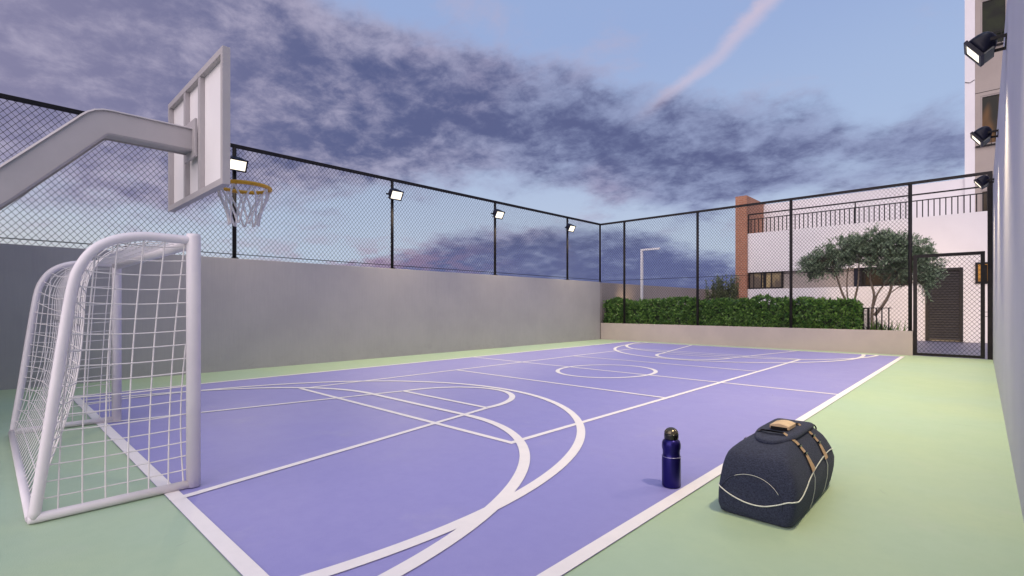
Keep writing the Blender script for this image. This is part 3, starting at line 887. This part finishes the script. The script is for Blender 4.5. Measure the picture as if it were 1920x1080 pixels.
# louvred door
bm = new_bm(); t = .09
box(bm, (-1.499, BYF - .03, 0), (-1.499 + t, BYF + .1, 2.555)); box(bm, (-.496 - t, BYF - .03, 0), (-.496, BYF + .1, 2.555)); box(bm, (-1.499 + t, BYF - .03, 2.555 - t), (-.496 - t, BYF + .1, 2.555))
dr = obj('door', bm, M['door_dark'], bld)
bm = new_bm()
box(bm, (-1.409, BYF + .05, .02), (-.586, BYF + .08, 2.46))
for k in range(27):
    z = .07 + k * .0885
    v = [bm.verts.new(q) for q in ((-1.408, BYF - .012, z), (-.587, BYF - .012, z), (-.587, BYF + .045, z + .062), (-1.408, BYF + .045, z + .062), (-1.408, BYF - .012, z + .014), (-.587, BYF - .012, z + .014), (-.587, BYF + .045, z + .076), (-1.408, BYF + .045, z + .076))]
    for f in ((0, 1, 2, 3), (7, 6, 5, 4), (0, 1, 5, 4), (2, 3, 7, 6), (0, 3, 7, 4), (1, 2, 6, 5)): bm.faces.new([v[i] for i in f])
obj('louvre', bm, M['door_slat'], dr)
window(bld, -.19, .75, 1.985, 2.70, BYF - .003, ((.2, .03),), M['room_amber'], t=.07)
# terrace railing
bm = new_bm()
ry = BYF + .06
box(bm, (fx0 + .002, ry - .02, 5.235), (fx1, ry + .02, 5.285)); box(bm, (fx0 + .002, ry - .015, 5.02), (fx1, ry + .015, 5.055))
x = fx0 + .12
while x < fx1:
    box(bm, (x - .016, ry - .012, 4.42), (x + .016, ry + .012, 5.02)); x += .158
for x in (fx0 + .02, -3.6, .12): box(bm, (x - .02, ry - .021, 4.42), (x + .02, ry + .021, 5.234))
obj('terrace_railing', bm, M['black_metal'], bld)

tower = thing('apartment_tower', 'tall apartment block with a white edge and brown wall panels beyond the side wall', 'building', (2, BYS, 0))
TX = -.215
boxo('white_pillar', (-.497, BYS - .10, 0), (TX, BYS + 6, 24), M['facade'], tower)
bm = new_bm()
wins = [(10.75, 12.50), (7.16, 8.98), (3.9, 5.50)]
zp = 0
for z0, z1 in sorted(wins):
    box(bm, (TX + .002, BYS - .06, zp), (6, BYS + .2, z0)); zp = z1
    box(bm, (TX + .002, BYS - .06, z0), (-.07, BYS + .2, z1)); box(bm, (1.35, BYS - .06, z0), (6, BYS + .2, z1))
box(bm, (TX + .002, BYS - .06, zp), (6, BYS + .2, 24))
box(bm, (TX + .002, BYS + .25, 0), (6, BYS + 6, 24))
obj('wall', bm, M['facade_brown'], tower)
for (z0, z1), g in zip(wins, (M['glass_dark'], M['room_dusk'], M['room_dim'])):
    f = window(tower, -.069, 1.349, z0 + .002, z1 - .002, BYS + .02, ((.62, .03),), g, M['recess_paint'], t=.05, depth=.07)
    bm = new_bm()
    box(bm, (-.2, BYS - .16, z0 - .06), (1.4, BYS - .061, z0 - .02)); box(bm, (-.069, BYS - .14, z0 + .42), (1.4, BYS - .11, z0 + .45))
    for k in range(11): box(bm, (-.05 + k * .13, BYS - .135, z0 - .02), (-.03 + k * .13, BYS - .115, z0 + .42))
    obj('balcony_rail', bm, M['black_metal'], tower)
for z in (9.10, 12.62, 5.62): boxo('floor_joint', (TX + .003, BYS - .064, z), (6, BYS - .0605, z + .02), M['black_metal'], tower)
bm = new_bm(); tube(bm, [(-.49, BYS - .112, 9.60), (-.35, BYS - .112, 9.55), (-.225, BYS - .112, 9.62)], .011, 5); obj('cable', bm, M['black_metal'], tower)

# garden uplighters that wash the trees and the white wall
for i, (x, y, lab, e) in enumerate(((-2.12, 17.6, 'small garden uplighter at the foot of the olive trees', 620), (-9.95, 17.0, 'small garden uplighter by the garden wall near the white lamp post', 220))):
    u = thing('garden_uplighter', lab, 'garden light', (x, y, .12), 'garden uplighters behind the hedge')
    bm = new_bm(); lathe(bm, [(.05, 0), (.05, .10), (.045, .11)], 16, (x, y, .12)); obj('body', bm, M['black_metal'], u)
    bm = new_bm(); lathe(bm, [(.04, .1105), (.04, .114)], 16, (x, y, .12)); obj('lens', bm, M['lens'], u)
    ld = bpy.data.lights.new('uplight', 'SPOT'); lo = bpy.data.objects.new('uplight', ld); COL.objects.link(lo)
    lo.parent = u; lo.location = (0, 0, .14); d = Vector((-.02, 1.0, .15)) if i == 0 else Vector((-.55, .35, .8))
    lo.rotation_euler = d.to_track_quat('-Z', 'Y').to_euler(); ld.energy = e; ld.color = (1, .70, .36); ld.spot_size = R(72); ld.spot_blend = .9; ld.shadow_soft_size = .04

# ------------------------------------------------------------------ sky and sun
SUN_EL, SUN_AZ = 69.0, 93.0           # azimuth clockwise from +Y
wd = bpy.data.worlds.new('World'); sc.world = wd; wd.use_nodes = True
nt = wd.node_tree; E.nt = nt
bg = nt.nodes['Background']
sky = nt.nodes.new('ShaderNodeTexSky'); sky.sky_type = 'NISHITA'; sky.sun_disc = False
sky.sun_elevation = R(SUN_EL); sky.sun_rotation = R(SUN_AZ); sky.air_density = 1.0; sky.dust_density = 1.2; sky.ozone_density = 2.0
gen = nt.nodes.new('ShaderNodeTexCoord').outputs['Generated']
x, y, z = sepxyz(gen)
# azimuth measured from the diagonal of the court, elevation in degrees
c43, s43 = math.cos(R(43.35)), math.sin(R(43.35))
fw_ = y * c43 - x * s43; rt_ = x * c43 + y * s43
az = E.op('ARCTAN2', rt_, fw_) * (180 / PI)
el = E.op('ARCSINE', z) * (180 / PI)
zz = E.op('MAXIMUM', z, 0.0) + .26
px_, py_ = x / zz, y / zz
q = combine(px_, py_, 0.0)
n1 = noise(q, 1.9, 9, .60, .25)
n2 = noise(combine(px_ + 7.3, py_ * 1.0 + 2.1, .7), 5.2, 8, .62, .15)
n3 = noise(combine(px_ * .8 - 3.0, py_ * .8 + 5.0, 1.3), 1.2, 5, .5)
# clear sky: pale at the horizon, blue above
zen = mixc(smooth(el, 3, 30), (.54, .62, .78), (.35, .46, .75))
zen = mixc(smooth(el, 30, 75), zen, (.20, .31, .56))
warm = smooth(az * -1.0, 22, 48) * (1.0 - smooth(el, 2, 13))
zen = mixc(warm * .75, zen, (.66, .60, .56))
zen = mixc(smooth(E.op('ABSOLUTE', az - 42.0) * -1.0, -30, 0) * smooth(el, 8, 18) * (1.0 - smooth(el, 20, 30)) * .5, zen, (.42, .55, .80))
nis = nt.nodes.new('ShaderNodeMix'); nis.data_type = 'RGBA'; nis.blend_type = 'MULTIPLY'; nis.inputs[0].default_value = 1.0
nt.links.new(sky.outputs[0], nis.inputs[6]); nis.inputs[7].default_value = (.085, .085, .085, 1)
zen = mixc(.22, zen, nis.outputs[2])
# main bank of cloud, a low bank near the horizon, a small bank by the tower
U = curve(az, [(-180, 42), (-80, 40), (-50, 36), (-30, 31.5), (-15, 29), (2, 26), (16, 21.5), (30, 18.2), (40, 15.8), (60, 15), (180, 42)], -180, 180, 0, 50)
Lw = curve(az, [(-180, 8), (-80, 8), (-50, 10.5), (-36, 9.5), (-22, 11.5), (-4, 14), (14, 11.5), (22, 10), (32, 12.2), (40, 12), (60, 11), (180, 8)], -180, 180, 0, 50)
def band(v, lo, hi, soft): return E.op('MINIMUM', (v - lo) / soft, (hi - v) / soft)
m1 = E.op('MINIMUM', E.op('MINIMUM', (el - Lw) / 5.5, (U - el) / 4.5), 1.0)
m1 = E.op('MAXIMUM', m1, -1.2)
U2 = curve(az, [(-180, 4), (-60, 4), (-30, 3.8), (-14, 5.5), (-4, 8.8), (12, 8.6), (20, 6.2), (28, 5.0), (45, 4), (180, 4)], -180, 180, 0, 50)
m2 = E.op('MAXIMUM', E.op('MINIMUM', (U2 - el) / 2.0, 1.15), -1.2)
mm = E.op('MAXIMUM', m1, m2)
detail = (n1 - .5) * 2.0 + (n2 - .5) * 1.3
dens = smooth(mm * .95 + detail, -.42, .40)
# thin wisps anywhere
wisp = smooth(n3 * .5 + n2 * .6, .54, .74) * .5
n4 = noise(combine(px_ + 1.7, py_ + 9.2, .2), 11.0, 6, .62, .2)
dark = smooth(mm * .85 + (n1 - .5) * 1.1 + (n2 - .5) * 2.1 + (n4 - .5) * 2.8, -.35, 1.25)
lit = mixc(smooth(az, -30, 12), (.40, .37, .50), (.27, .315, .50))
lit = mixc(smooth(el, 9, 3) * 0.0, lit, (.40, .26, .36))
pinkn = smooth(n3, .50, .66)
lit = mixc(pinkn * .55 * (1.0 - smooth(az, 5, 25)), lit, (.44, .31, .42))
deep = mixc(smooth(az, -48, -16), (.215, .205, .335), (.092, .108, .235))
deep = mixc(smooth(el * -1.0, -9, -5), deep, (.115, .135, .30))
ccol = mixc(dark, lit, deep)
# rosy flush low over the wall
fl = smooth(E.op('ABSOLUTE', az + 17.0) * -1.0, -20, -3) * smooth(E.op('ABSOLUTE', el - 4.5) * -1.0, -4.5, -.5) * smooth(n2, .42, .6)
col = mixc(wisp, zen, (.46, .40, .52))
col = mixc(dens * .97, col, ccol)
col = mixc(fl * .5, col, (.42, .27, .37))
# pink streak rising to the upper sky
sx = az - (15.0 + (el - 20.5) * 1.55) + (n2 - .5) * 5.0
st = smooth(E.op('ABSOLUTE', sx) * -1.0, -2.3, 0.0) * smooth(el, 19.0, 24) * (1.0 - smooth(el, 33, 40)) * (n2 * .9 + .25)
st = st * (1.0 - smooth(E.op('ABSOLUTE', az - 22.0), 14, 22))
col = mixc(st.clamp() * .6, col, (.74, .56, .61))
# the bright afterglow of the low sun, in the half of the sky behind the court's near end
gd = Vector((.22, -.90, .37)).normalized()
dt = x * gd.x + y * gd.y + z * gd.z
glow = smooth(dt, .52, 1.0)
col = mixc(glow, col, (2.85, 2.5, 2.55))
nt.links.new(col, bg.inputs['Color']); bg.inputs['Strength'].default_value = 1.0

sl = bpy.data.lights.new('sun', 'SUN'); so = bpy.data.objects.new('sun', sl); COL.objects.link(so)
sl.energy = .30; sl.angle = R(26); sl.color = (1.0, .93, .86)
a = R(SUN_AZ); e = R(SUN_EL)
sd = Vector((math.sin(a) * math.cos(e), math.cos(a) * math.cos(e), math.sin(e)))
so.rotation_euler = (-sd).to_track_quat('-Z', 'Y').to_euler(); so.location = (0, 8, 12)

# ------------------------------------------------------------------ render settings
vs = sc.view_settings; vs.view_transform = 'Standard'; vs.look = 'None'; vs.exposure = .1; vs.gamma = 1
sc.render.engine = 'CYCLES'
sc.cycles.use_denoising = True
sc.cycles.sample_clamp_indirect = 6
sc.cycles.max_bounces = 8
